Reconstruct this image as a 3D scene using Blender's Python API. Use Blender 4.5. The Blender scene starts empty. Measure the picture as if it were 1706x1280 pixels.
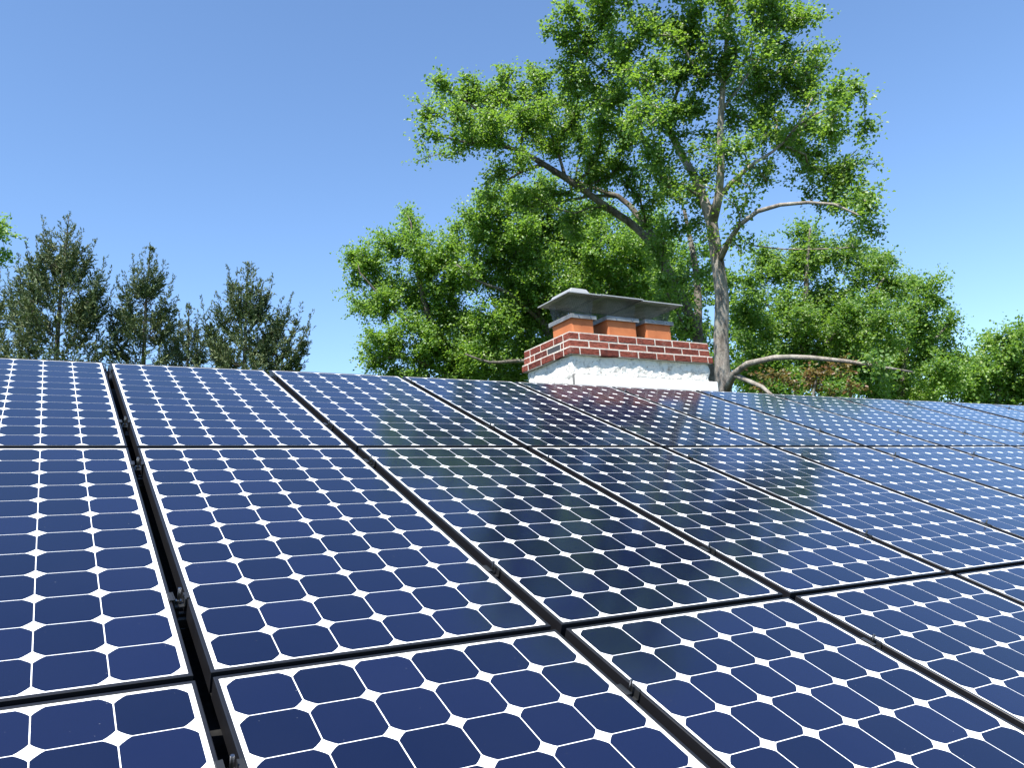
import bpy, bmesh, math, random
import numpy as np
from mathutils import Matrix, Vector

random.seed(7)
rng = np.random.default_rng(11)
scene = bpy.context.scene
COL = scene.collection

# ------------------------------------------------------------------ camera, sky, sun, exposure
H0 = 5.5                                        # height of the array's upper edge above the lawn
TH = math.radians(24.02)                        # roof pitch
CT, ST = math.cos(TH), math.sin(TH)
CAM = np.array([0.5208, -4.5997, -1.0644 + H0])
AX_R = np.array([0.86124, -0.50356, -0.06846])
AX_D = np.array([0.03883, 0.19952, -0.97912])
AX_F = np.array([0.50671, 0.84060, 0.19139])
FPX = 1333.9
cd = bpy.data.cameras.new('camera')
cam = bpy.data.objects.new('camera', cd)
COL.objects.link(cam)
cd.sensor_width = 36.0
cd.lens = 28.148
cd.clip_start = 0.05
cd.clip_end = 3000
mw = Matrix(((AX_R[0], -AX_D[0], -AX_F[0], CAM[0]),
             (AX_R[1], -AX_D[1], -AX_F[1], CAM[1]),
             (AX_R[2], -AX_D[2], -AX_F[2], CAM[2]),
             (0, 0, 0, 1)))
cam.matrix_world = mw
scene.camera = cam

SUN_AZ = math.radians(54)                       # from -Y towards -X
SUN_EL = math.radians(57)
sd = Vector((-math.sin(SUN_AZ) * math.cos(SUN_EL), -math.cos(SUN_AZ) * math.cos(SUN_EL), math.sin(SUN_EL)))
world = bpy.data.worlds.new('World')
scene.world = world
world.use_nodes = True
wn = world.node_tree.nodes
wl = world.node_tree.links
wn.clear()
wo = wn.new('ShaderNodeOutputWorld')
bg = wn.new('ShaderNodeBackground')
sky = wn.new('ShaderNodeTexSky')
sky.sky_type = 'NISHITA'
sky.sun_disc = False
sky.sun_elevation = SUN_EL
sky.sun_rotation = math.atan2(sd.x, sd.y)
sky.altitude = 400
sky.air_density = 1.0
sky.dust_density = 0.15
sky.ozone_density = 4.0
bg.inputs['Strength'].default_value = 0.122
hs = wn.new('ShaderNodeHueSaturation')
hs.inputs['Saturation'].default_value = 1.04
wl.new(sky.outputs[0], hs.inputs['Color'])
wl.new(hs.outputs[0], bg.inputs['Color'])
wl.new(bg.outputs[0], wo.inputs['Surface'])
sl = bpy.data.lights.new('sun', 'SUN')
sl.energy = 5.0
sl.angle = math.radians(0.53)
sl.color = (1.0, 0.96, 0.88)
so = bpy.data.objects.new('sun', sl)
COL.objects.link(so)
so.rotation_euler = sd.to_track_quat('Z', 'Y').to_euler()
so.location = (0, 0, 60)
scene.view_settings.view_transform = 'Standard'
scene.view_settings.look = 'None'
scene.view_settings.exposure = 1.12
scene.view_settings.gamma = 1.0
scene.cycles.max_bounces = 8
scene.cycles.transparent_max_bounces = 8

# ------------------------------------------------------------------ helpers
def W(px, py, depth):
    return CAM + (AX_F + AX_R * ((px - 853) / FPX) + AX_D * ((py - 640) / FPX)) * depth

def mat(name, base=(0.5, 0.5, 0.5), rough=0.5, spec=0.5, metal=0.0):
    m = bpy.data.materials.new(name)
    m.use_nodes = True
    b = m.node_tree.nodes['Principled BSDF']
    b.inputs['Base Color'].default_value = (*base, 1)
    b.inputs['Roughness'].default_value = rough
    b.inputs['Specular IOR Level'].default_value = spec
    b.inputs['Metallic'].default_value = metal
    return m, m.node_tree.nodes, m.node_tree.links, b

def ramp(n, stops):
    r = n.new('ShaderNodeValToRGB')
    els = r.color_ramp.elements
    while len(els) < len(stops):
        els.new(0.5)
    for e, (p, c) in zip(els, stops):
        e.position = p
        e.color = (*c, 1)
    return r

def noise(n, l, scale, detail=4, rough=0.55, stretch=None, coord='Object'):
    tc = n.new('ShaderNodeTexCoord')
    t = n.new('ShaderNodeTexNoise')
    t.inputs['Scale'].default_value = scale
    t.inputs['Detail'].default_value = detail
    t.inputs['Roughness'].default_value = rough
    if stretch:
        mp = n.new('ShaderNodeMapping')
        mp.inputs['Scale'].default_value = stretch
        l.new(tc.outputs[coord], mp.inputs['Vector'])
        l.new(mp.outputs[0], t.inputs['Vector'])
    else:
        l.new(tc.outputs[coord], t.inputs['Vector'])
    return t

def bump(n, l, b, src, strength=0.3, dist=0.01):
    bp = n.new('ShaderNodeBump')
    bp.inputs['Strength'].default_value = strength
    bp.inputs['Distance'].default_value = dist
    l.new(src, bp.inputs['Height'])
    l.new(bp.outputs[0], b.inputs['Normal'])
    return bp

def mixc(n, l, fac, a, b, kind='MIX'):
    m = n.new('ShaderNodeMix')
    m.data_type = 'RGBA'
    m.blend_type = kind
    for sock, v in ((m.inputs[0], fac), (m.inputs[6], a), (m.inputs[7], b)):
        if hasattr(v, 'links') or isinstance(v, bpy.types.NodeSocket):
            l.new(v, sock)
        elif isinstance(v, tuple):
            sock.default_value = (*v, 1)
        else:
            sock.default_value = v
    return m.outputs[2]

def link(name, me, parent=None):
    o = bpy.data.objects.new(name, me)
    COL.objects.link(o)
    if parent:
        o.parent = parent
    return o

def tag(o, label=None, cat=None, group=None, kind=None):
    for k, v in (('label', label), ('category', cat), ('group', group), ('kind', kind)):
        if v:
            o[k] = v
    return o

def empty(name, loc=(0, 0, 0), rot=(0, 0, 0)):
    o = bpy.data.objects.new(name, None)
    o.empty_display_size = 0.2
    COL.objects.link(o)
    o.location = loc
    o.rotation_euler = rot
    return o

class MB:
    """collects shapes for ONE mesh object"""
    def __init__(self):
        self.v, self.f, self.m, self.n = [], [], [], 0
    def add(self, vs, fs, mi=0):
        b = self.n
        self.v.extend([tuple(map(float, p)) for p in vs])
        self.f.extend([tuple(i + b for i in f) for f in fs])
        self.m.extend([mi] * len(fs))
        self.n += len(vs)
    def box(self, lo, hi, mi=0, bev=0.0):
        x0, y0, z0 = lo
        x1, y1, z1 = hi
        if bev <= 0:
            vs = [(x0, y0, z0), (x1, y0, z0), (x1, y1, z0), (x0, y1, z0), (x0, y0, z1), (x1, y0, z1), (x1, y1, z1), (x0, y1, z1)]
            self.add(vs, [(0, 3, 2, 1), (4, 5, 6, 7), (0, 1, 5, 4), (1, 2, 6, 5), (2, 3, 7, 6), (3, 0, 4, 7)], mi)
            return
        bm = bmesh.new()
        bmesh.ops.create_cube(bm, size=1)
        for q in bm.verts:
            q.co = Vector(((x0 + x1) / 2 + q.co.x * (x1 - x0), (y0 + y1) / 2 + q.co.y * (y1 - y0), (z0 + z1) / 2 + q.co.z * (z1 - z0)))
        bmesh.ops.bevel(bm, geom=bm.edges[:], offset=bev, segments=1, affect='EDGES', profile=0.5)
        bm.verts.index_update()
        self.add([q.co for q in bm.verts], [tuple(q.index for q in f.verts) for f in bm.faces], mi)
        bm.free()
    def tube(self, pts, rad, sides=6, mi=0, cap=True):
        pts = np.asarray(pts, float)
        n = len(pts)
        tan = np.gradient(pts, axis=0)
        tan /= np.linalg.norm(tan, axis=1)[:, None] + 1e-9
        ref = np.array([0.0, 0, 1]) if abs(tan[0][2]) < 0.9 else np.array([1.0, 0, 0])
        a = np.cross(tan[0], ref)
        a /= np.linalg.norm(a)
        ang = np.arange(sides) * 2 * math.pi / sides
        vs, fs = [], []
        for i in range(n):
            a = a - tan[i] * (a @ tan[i])
            a /= np.linalg.norm(a) + 1e-9
            b = np.cross(tan[i], a)
            for t in ang:
                vs.append(pts[i] + (a * math.cos(t) + b * math.sin(t)) * rad[i])
        for i in range(n - 1):
            for k in range(sides):
                k2 = (k + 1) % sides
                fs.append((i * sides + k, i * sides + k2, (i + 1) * sides + k2, (i + 1) * sides + k))
        if cap:
            fs.append(tuple(range(sides))[::-1])
            fs.append(tuple((n - 1) * sides + k for k in range(sides)))
        self.add(vs, fs, mi)
    def build(self, name, mats, parent=None, smooth=False):
        me = bpy.data.meshes.new(name)
        me.from_pydata(self.v, [], self.f)
        for m in (mats if isinstance(mats, (list, tuple)) else [mats]):
            me.materials.append(m)
        me.polygons.foreach_set('material_index', self.m)
        if smooth:
            me.polygons.foreach_set('use_smooth', [True] * len(self.f))
        me.update()
        return link(name, me, parent)

def quads_object(name, V, F, m, parent, smooth=False):
    """V (n,3), F (k,4) numpy -> one mesh object, fast"""
    me = bpy.data.meshes.new(name)
    nv, nf = len(V), len(F)
    me.vertices.add(nv)
    me.vertices.foreach_set('co', np.ascontiguousarray(V, np.float32).ravel())
    me.loops.add(nf * 4)
    me.loops.foreach_set('vertex_index', np.ascontiguousarray(F, np.int32).ravel())
    me.polygons.add(nf)
    me.polygons.foreach_set('loop_start', np.arange(0, nf * 4, 4, dtype=np.int32))
    me.polygons.foreach_set('loop_total', np.full(nf, 4, np.int32))
    me.materials.append(m)
    me.update()
    if smooth:
        me.polygons.foreach_set('use_smooth', np.ones(nf, bool))
    me.validate()
    return link(name, me, parent)

# ------------------------------------------------------------------ materials
M = {}
def make_materials():
    # silicon cells under glass
    m, n, l, b = mat('silicon_cell', rough=0.09, spec=0.72)
    b.inputs['Specular Tint'].default_value = (0.70, 0.86, 1.0, 1)
    g = n.new('ShaderNodeNewGeometry')
    oi = n.new('ShaderNodeObjectInfo')
    add = n.new('ShaderNodeMath'); add.operation = 'ADD'
    l.new(g.outputs['Random Per Island'], add.inputs[0]); l.new(oi.outputs['Random'], add.inputs[1])
    fr = n.new('ShaderNodeMath'); fr.operation = 'FRACT'
    l.new(add.outputs[0], fr.inputs[0])
    r = ramp(n, [(0.0, (0.0028, 0.0047, 0.0205)), (0.5, (0.0038, 0.0062, 0.0260)), (1.0, (0.0054, 0.0084, 0.034))])
    l.new(fr.outputs[0], r.inputs[0])
    dust = noise(n, l, 170, 2, 0.5)
    dr = ramp(n, [(0.785, (0, 0, 0)), (0.81, (0.7, 0.7, 0.7))])
    l.new(dust.outputs[0], dr.inputs[0])
    film = noise(n, l, 3.0, 5, 0.6)
    fm = n.new('ShaderNodeMapRange')
    fm.inputs[1].default_value = 0.35; fm.inputs[2].default_value = 0.75
    fm.inputs[3].default_value = 0.0; fm.inputs[4].default_value = 0.003
    l.new(film.outputs[0], fm.inputs[0])
    c1 = mixc(n, l, fm.outputs[0], r.outputs[0], (0.5, 0.5, 0.48))
    c2 = mixc(n, l, dr.outputs[0], c1, (0.30, 0.31, 0.33))
    l.new(c2, b.inputs['Base Color'])
    rm = n.new('ShaderNodeMapRange')
    rm.inputs[3].default_value = 0.09; rm.inputs[4].default_value = 0.13
    l.new(film.outputs[0], rm.inputs[0]); l.new(rm.outputs[0], b.inputs['Roughness'])
    M['cell'] = m
    m, n, l, b = mat('white_backsheet', (0.82, 0.83, 0.84), 0.1, 0.42)
    M['sheet'] = m
    # black anodised aluminium
    m, n, l, b = mat('black_anodised', (0.009, 0.009, 0.011), 0.38, 0.5)
    t = noise(n, l, 25, 3)
    rm = n.new('ShaderNodeMapRange')
    rm.inputs[3].default_value = 0.28; rm.inputs[4].default_value = 0.5
    l.new(t.outputs[0], rm.inputs[0]); l.new(rm.outputs[0], b.inputs['Roughness'])
    M['black'] = m
    M['clamp'] = mat('dark_clamp_metal', (0.028, 0.029, 0.031), 0.4, 0.5, 0.4)[0]
    M['steel'] = mat('stainless_bolt', (0.28, 0.28, 0.29), 0.3, 0.5, 1.0)[0]
    M['rail'] = mat('black_rail', (0.009, 0.009, 0.010), 0.45)[0]
    # shingles
    m, n, l, b = mat('dark_shingles', rough=0.9, spec=0.2)
    t = noise(n, l, 60, 3)
    r = ramp(n, [(0.3, (0.005, 0.005, 0.006)), (0.7, (0.014, 0.014, 0.014))])
    l.new(t.outputs[0], r.inputs[0]); l.new(r.outputs[0], b.inputs['Base Color'])
    br = n.new('ShaderNodeTexBrick')
    tc = n.new('ShaderNodeTexCoord')
    l.new(tc.outputs['Object'], br.inputs['Vector'])
    br.inputs['Scale'].default_value = 1.0
    br.inputs['Brick Width'].default_value = 0.3; br.inputs['Row Height'].default_value = 0.13; br.inputs['Mortar Size'].default_value = 0.006
    bump(n, l, b, br.outputs['Fac'], -0.5, 0.01)
    M['shingle'] = m
    # siding
    m, n, l, b = mat('pale_siding', (0.55, 0.53, 0.48), 0.6)
    wv = n.new('ShaderNodeTexWave'); wv.bands_direction = 'Z'; wv.wave_profile = 'SAW'
    wv.inputs['Scale'].default_value = 2.0
    tc = n.new('ShaderNodeTexCoord'); l.new(tc.outputs['Object'], wv.inputs['Vector'])
    bump(n, l, b, wv.outputs[0], 0.6, 0.02)
    M['siding'] = m
    M['glass'] = mat('window_glass', (0.02, 0.025, 0.03), 0.05, 0.6)[0]
    M['white_paint'] = mat('white_paint', (0.78, 0.78, 0.76), 0.5)[0]
    # brick
    m, n, l, b = mat('red_brick', rough=0.88, spec=0.25)
    g = n.new('ShaderNodeNewGeometry')
    r = ramp(n, [(0.0, (0.12, 0.030, 0.022)), (0.35, (0.18, 0.043, 0.029)), (0.7, (0.23, 0.058, 0.037)), (1.0, (0.28, 0.085, 0.058))])
    l.new(g.outputs['Random Per Island'], r.inputs[0])
    t = noise(n, l, 26, 6, 0.7, (1, 1, 3.0))
    tr = ramp(n, [(0.40, (0.28, 0.27, 0.27)), (0.58, (1.12, 1.1, 1.1))])
    l.new(t.outputs[0], tr.inputs[0])
    c = mixc(n, l, 0.75, r.outputs[0], tr.outputs[0], 'MULTIPLY')
    t2 = noise(n, l, 9, 5, 0.65)
    t2r = ramp(n, [(0.60, (0, 0, 0)), (0.74, (0.5, 0.5, 0.5))])
    l.new(t2.outputs[0], t2r.inputs[0])
    c = mixc(n, l, t2r.outputs[0], c, (0.36, 0.24, 0.20))
    l.new(c, b.inputs['Base Color'])
    bump(n, l, b, t.outputs[0], 0.9, 0.008)
    M['brick'] = m
    m, n, l, b = mat('dark_brick', (0.05, 0.05, 0.055), 0.9, 0.2)
    t = noise(n, l, 60, 4); bump(n, l, b, t.outputs[0], 0.6, 0.004)
    M['brick_dark'] = m
    m, n, l, b = mat('mortar', rough=0.95, spec=0.15)
    t = noise(n, l, 40, 5)
    r = ramp(n, [(0.3, (0.40, 0.365, 0.325)), (0.65, (0.64, 0.59, 0.52))])
    l.new(t.outputs[0], r.inputs[0]); l.new(r.outputs[0], b.inputs['Base Color'])
    bump(n, l, b, t.outputs[0], 0.6, 0.005)
    M['mortar'] = m
    # stucco
    m, n, l, b = mat('white_stucco', rough=0.9, spec=0.2)
    t = noise(n, l, 14, 8, 0.65)
    r = ramp(n, [(0.34, (0.46, 0.44, 0.40)), (0.47, (0.76, 0.73, 0.68)), (0.8, (0.82, 0.79, 0.74))])
    l.new(t.outputs[0], r.inputs[0]); l.new(r.outputs[0], b.inputs['Base Color'])
    t2 = noise(n, l, 30, 6, 0.62)
    pr = ramp(n, [(0.30, (0.42, 0.36, 0.30)), (0.40, (1, 1, 1))])
    l.new(t2.outputs[0], pr.inputs[0])
    c = mixc(n, l, 1.0, r.outputs[0], pr.outputs[0], 'MULTIPLY')
    l.new(c, b.inputs['Base Color'])
    bump(n, l, b, t2.outputs[0], 1.0, 0.02)
    M['stucco'] = m
    # clay
    m, n, l, b = mat('terracotta', rough=0.75, spec=0.3)
    t = noise(n, l, 7, 5)
    r = ramp(n, [(0.3, (0.31, 0.095, 0.036)), (0.6, (0.39, 0.13, 0.05)), (0.8, (0.46, 0.18, 0.09))])
    l.new(t.outputs[0], r.inputs[0]); l.new(r.outputs[0], b.inputs['Base Color'])
    t2 = noise(n, l, 80, 3); bump(n, l, b, t2.outputs[0], 0.2, 0.003)
    M['clay'] = m
    # galvanised sheet
    m, n, l, b = mat('weathered_shaded_galvanised', rough=0.45, spec=0.5, metal=0.35)
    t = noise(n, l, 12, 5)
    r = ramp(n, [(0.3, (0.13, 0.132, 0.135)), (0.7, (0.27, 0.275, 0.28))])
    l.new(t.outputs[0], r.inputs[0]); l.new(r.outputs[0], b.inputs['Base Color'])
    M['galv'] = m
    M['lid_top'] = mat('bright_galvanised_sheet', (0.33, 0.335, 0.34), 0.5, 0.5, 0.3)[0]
    M['mesh'] = mat('dark_mesh_wire', (0.16, 0.16, 0.165), 0.5, 0.5, 0.6)[0]
    M['soot'] = mat('soot', (0.012, 0.011, 0.01), 0.95, 0.1)[0]
    # bark
    def bark(name, stops, sc=9):
        m, n, l, b = mat(name, rough=0.92, spec=0.15)
        t = noise(n, l, sc, 8, 0.7, (1, 1, 0.3))
        r = ramp(n, stops)
        l.new(t.outputs[0], r.inputs[0])
        t3 = noise(n, l, 3.0, 4, 0.6)
        t3r = ramp(n, [(0.52, (0, 0, 0)), (0.66, (0.55, 0.55, 0.55))])
        l.new(t3.outputs[0], t3r.inputs[0])
        c = mixc(n, l, t3r.outputs[0], r.outputs[0], (0.24, 0.235, 0.20))
        l.new(c, b.inputs['Base Color'])
        bump(n, l, b, t.outputs[0], 1.0, 0.05)
        return m
    M['bark'] = bark('grey_bark', [(0.32, (0.08, 0.066, 0.055)), (0.5, (0.25, 0.215, 0.185)), (0.68, (0.44, 0.40, 0.35))])
    M['bark_old'] = bark('brown_grey_bark', [(0.30, (0.035, 0.029, 0.024)), (0.5, (0.10, 0.086, 0.074)), (0.70, (0.22, 0.195, 0.17))])
    M['bark_dark'] = bark('dark_bark', [(0.30, (0.04, 0.034, 0.028)), (0.5, (0.125, 0.108, 0.092)), (0.70, (0.27, 0.24, 0.21))])
    # leaves
    def leaf(name, stops, trans=0.5, rough=0.42, tcol=(0.26, 0.44, 0.04)):
        m = bpy.data.materials.new(name)
        m.use_nodes = True
        n, l = m.node_tree.nodes, m.node_tree.links
        b = n['Principled BSDF']
        o = n['Material Output']
        g = n.new('ShaderNodeNewGeometry')
        r = ramp(n, stops)
        l.new(g.outputs['Random Per Island'], r.inputs[0])
        t = noise(n, l, 0.55, 3, 0.5)
        tr = ramp(n, [(0.35, (0.72, 0.82, 0.72)), (0.65, (1.22, 1.12, 1.0))])
        l.new(t.outputs[0], tr.inputs[0])
        c = mixc(n, l, 1.0, r.outputs[0], tr.outputs[0], 'MULTIPLY')
        l.new(c, b.inputs['Base Color'])
        b.inputs['Roughness'].default_value = rough
        b.inputs['Specular IOR Level'].default_value = 0.6
        tb = n.new('ShaderNodeBsdfTranslucent')
        tb.inputs['Color'].default_value = (*tcol, 1)
        mx = n.new('ShaderNodeMixShader')
        mx.inputs[0].default_value = trans
        l.new(b.outputs[0], mx.inputs[1]); l.new(tb.outputs[0], mx.inputs[2])
        l.new(mx.outputs[0], o.inputs['Surface'])
        return m
    M['leaf'] = leaf('fresh_green_leaf', [(0, (0.050, 0.116, 0.034)), (0.45, (0.101, 0.199, 0.046)), (0.85, (0.163, 0.262, 0.065)), (1, (0.241, 0.31, 0.121))])
    M['leaf_b'] = leaf('bright_green_leaf', [(0, (0.065, 0.145, 0.034)), (0.5, (0.125, 0.238, 0.046)), (0.9, (0.194, 0.310, 0.069)), (1, (0.258, 0.34, 0.121))])
    M['leaf_c'] = leaf('deep_green_leaf', [(0, (0.047, 0.120, 0.022)), (0.5, (0.090, 0.190, 0.030)), (1, (0.146, 0.250, 0.044))])
    M['leaf_red'] = leaf('reddish_leaf', [(0, (0.16, 0.055, 0.03)), (0.5, (0.15, 0.11, 0.03)), (1, (0.10, 0.13, 0.03))], tcol=(0.22, 0.16, 0.04))
    M['needle'] = leaf('olive_needles', [(0, (0.062, 0.105, 0.050)), (0.5, (0.100, 0.150, 0.062)), (1, (0.165, 0.190, 0.075))], 0.12, 0.6, (0.10, 0.13, 0.03))
    # lawn
    m, n, l, b = mat('lawn', rough=0.95, spec=0.1)
    t = noise(n, l, 0.4, 8, 0.7)
    r = ramp(n, [(0.3, (0.03, 0.06, 0.012)), (0.7, (0.075, 0.12, 0.025))])
    l.new(t.outputs[0], r.inputs[0]); l.new(r.outputs[0], b.inputs['Base Color'])
    M['lawn'] = m
make_materials()

# ------------------------------------------------------------------ ground and house
g = MB()
g.add([(-900, -900, 0), (900, -900, 0), (900, 900, 0), (-900, 900, 0)], [(0, 1, 2, 3)])
tag(g.build('ground', M['lawn']), kind='structure')

RZ = H0 - 0.125 / CT                            # roof surface under the array, at Y = 0
RIDGE_Y = 0.34
RIDGE_Z = RZ + RIDGE_Y * ST / CT
X0, X1 = -2.6, 12.2
EAVE_Y0 = -5.0
EAVE_Z0 = RZ + EAVE_Y0 * ST / CT
EAVE_Y1 = 2 * RIDGE_Y - EAVE_Y0
house = empty('house', (4.8, RIDGE_Y, 0))
tag(house, 'house under the panels, its dark shingled roof seen only through the gaps', 'house')
def hbuild(mb, name, m):
    o = mb.build(name, m, house)
    o.matrix_parent_inverse = Matrix.Translation((-4.8, -RIDGE_Y, 0))
    return o
r = MB()
tk = 0.16
for (ya, za, yb, zb) in ((EAVE_Y0, EAVE_Z0, RIDGE_Y, RIDGE_Z), (EAVE_Y1, EAVE_Z0, RIDGE_Y, RIDGE_Z)):
    vs = [(X0, ya, za), (X1, ya, za), (X1, yb, zb), (X0, yb, zb), (X0, ya, za - tk), (X1, ya, za - tk), (X1, yb, zb - tk), (X0, yb, zb - tk)]
    fs = [(0, 1, 2, 3), (4, 7, 6, 5), (0, 4, 5, 1), (0, 3, 7, 4), (1, 5, 6, 2)]
    r.add(vs, fs)
hbuild(r, 'roof', M['shingle'])
w = MB()
ya, yb = EAVE_Y0 + 0.5, EAVE_Y1 - 0.5
zw = EAVE_Z0 - 0.02
w.box((X0 + 0.4, ya, 0), (X1 - 0.4, ya + 0.2, zw)); w.box((X0 + 0.4, yb - 0.2, 0), (X1 - 0.4, yb, zw))
for xa in (X0 + 0.4, X1 - 0.6):
    w.add([(xa, ya + 0.2, 0), (xa, yb - 0.2, 0), (xa, yb - 0.2, zw), (xa, RIDGE_Y, RIDGE_Z - 0.25), (xa, ya + 0.2, zw),
           (xa + 0.2, ya + 0.2, 0), (xa + 0.2, yb - 0.2, 0), (xa + 0.2, yb - 0.2, zw), (xa + 0.2, RIDGE_Y, RIDGE_Z - 0.25), (xa + 0.2, ya + 0.2, zw)],
          [(4, 3, 2, 1, 0), (5, 6, 7, 8, 9), (0, 1, 6, 5), (1, 2, 7, 6), (2, 3, 8, 7), (3, 4, 9, 8), (4, 0, 5, 9)])
hbuild(w, 'wall', M['siding'])

# ------------------------------------------------------------------ solar panels
PU, PV, PW, PL, PH = 0.8308, 1.5796, 0.798, 1.559, 0.046
CELL, CP = 0.1252, 0.1275
LIP = 0.0080

def octa(cx, cy, z):
    h = CELL / 2
    c = 0.0215
    out = []
    for (sx, sy) in ((1, 1), (-1, 1), (-1, -1), (1, -1)):
        a = [(h, h - c), (h - 0.0050, h - 0.0148), (h - 0.0148, h - 0.0050), (h - c, h)]
        if sx * sy < 0:
            a = a[::-1]
        out += [(cx + sx * p[0], cy + sy * p[1], z) for p in a]
    return out

def make_panel():
    root = empty('solar_panel')
    lam = MB()
    zt = -0.0022
    lam.add([(LIP - 0.002, LIP - 0.002, zt), (PW - LIP + 0.002, LIP - 0.002, zt), (PW - LIP + 0.002, PL - LIP + 0.002, zt), (LIP - 0.002, PL - LIP + 0.002, zt)], [(0, 1, 2, 3)], 1)
    mx, my = (PW - 5 * CP) / 2, (PL - 11 * CP) / 2
    for i in range(6):
        for j in range(12):
            vs = octa(mx + i * CP, my + j * CP, zt + 0.0003)
            lam.add(vs, [tuple(range(16))], 0)
    # underside
    lam.add([(LIP, LIP, zt - 0.006), (PW - LIP, LIP, zt - 0.006), (PW - LIP, PL - LIP, zt - 0.006), (LIP, PL - LIP, zt - 0.006)], [(3, 2, 1, 0)], 1)
    lam.build('cell_laminate', [M['cell'], M['sheet']], root)
    f = MB()
    e = 0.0016
    # mitred hollow frame: outer wall, top lip, inner edge
    O = [(0, 0), (PW, 0), (PW, PL), (0, PL)]
    I = [(LIP, LIP), (PW - LIP, LIP), (PW - LIP, PL - LIP), (LIP, PL - LIP)]
    Oe = [(e, e), (PW - e, e), (PW - e, PL - e), (e, PL - e)]
    rings = [[(x, y, -PH) for x, y in O], [(x, y, -e) for x, y in O], [(x, y, 0) for x, y in Oe], [(x, y, 0) for x, y in I], [(x, y, -0.012) for x, y in I],
             [(x, y, -0.012) for x, y in Oe], [(x, y, -PH) for x, y in Oe]]
    vs = [p for rg in rings for p in rg]
    fs = []
    for k in range(len(rings) - 1):
        for q in range(4):
            q2 = (q + 1) % 4
            fs.append((k * 4 + q, k * 4 + q2, (k + 1) * 4 + q2, (k + 1) * 4 + q))
    k = len(rings) - 1
    for q in range(4):
        q2 = (q + 1) % 4
        fs.append((k * 4 + q, k * 4 + q2, q2, q))
    f.add(vs, fs)
    # corner key slots, seen as dark seams
    f.build('frame', M['black'], root)
    return root

ORD = ['first', 'second', 'third', 'fourth', 'fifth', 'sixth', 'seventh', 'eighth', 'ninth', 'tenth', 'eleventh', 'twelfth']
def on_array(u, v, n=0.0):
    """point on the array: u along the ridge, v down the slope, n out of the glass"""
    return Vector((u, -v * CT - n * ST, H0 - v * ST + n * CT))
def colx(c):
    return c * PU + (0.055 if c >= 10 else 0.0)

def panel_label(rw, c):
    if c < 0 or c >= (12, 8, 5)[rw]:
        side = 'left end' if c < 0 else f'{ORD[c]} place from left'
        return f'solar panel at the {side} of the {("ridge", "middle", "nearest")[rw]} row, outside the picture'
    if rw == 0:
        extra = {0: 'cut by left picture edge', 1: 'below the middle conifers', 2: 'half dark with tree reflection', 3: 'dark, left of chimney', 4: 'below the chimney, reddish reflection',
                 5: 'below the right chimney end', 6: 'below the grey trunk', 7: 'below the curved limb', 8: 'pale with sky', 9: 'left of wide gap', 10: 'right of wide gap', 11: 'farthest sliver'}[c]
        return f'{ORD[c]} solar panel from left in the ridge row, {extra}'
    if rw == 1:
        extra = {0: 'cut by left picture edge', 1: 'whole and evenly blue', 2: 'dark tree reflection', 3: 'darker left half', 4: 'pale blue', 5: 'cut by right edge', 6: 'small pale piece', 7: 'last sliver'}[c]
        return f'{ORD[c]} solar panel from left in the middle row, {extra}'
    extra = {0: 'bottom left corner', 1: 'largest cells', 2: 'right of bottom centre', 3: 'cut by right edge', 4: 'small corner piece'}[c]
    return f'{ORD[c]} solar panel from left in the nearest row, {extra}'

proto = make_panel()
first = True
for rw, nc in ((0, 12), (1, 12), (2, 8)):
    for c in range(-1, nc):
        if first:
            p = proto
            first = False
        else:
            p = proto.copy()
            COL.objects.link(p)
            for ch in proto.children:
                k = ch.copy()
                COL.objects.link(k)
                k.parent = p
        p.location = on_array(colx(c), rw * PV + PL)
        p.rotation_euler = (TH + random.gauss(0, 0.0008), random.gauss(0, 0.0008), 0)
        tag(p, panel_label(rw, c), 'solar panel', 'solar panels on the roof')

# rails and clamps
RV = [0.18, 1.22, 1.775, 2.80, 3.435, 4.48]
RNAME = ['upper rail under the ridge row', 'lower rail under the ridge row', 'upper rail under the middle row', 'lower rail under the middle row', 'upper rail under the nearest row', 'lower rail under the nearest row']
CR = [12, 12, 12, 12, 8, 8]
for i, v in enumerate(RV):
    if i == 5:
        continue
    a = MB()
    L = colx(CR[i]) + 0.1 + PU
    a.box((0, -0.02, -0.05), (L, 0.02, -0.022), bev=0.002)
    a.box((0, -0.02, -0.022), (L, -0.008, 0.0), bev=0.001)
    a.box((0, 0.008, -0.022), (L, 0.02, 0.0), bev=0.001)
    for k in range(int(L / 1.2) + 1):          # standoff feet
        x = 0.1 + k * 1.2
        a.box((x - 0.03, -0.035, -0.0745), (x + 0.03, 0.035, -0.0505), bev=0.003)
    o = a.build('mounting_rail', M['rail'])
    o.location = on_array(-0.1 - PU, v, -PH - 0.0015)
    o.rotation_euler = (TH, 0, 0)
    tag(o, 'black metal ' + RNAME[i] + ', glimpsed in the gaps', 'rail', 'rails under the panels')

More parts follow.
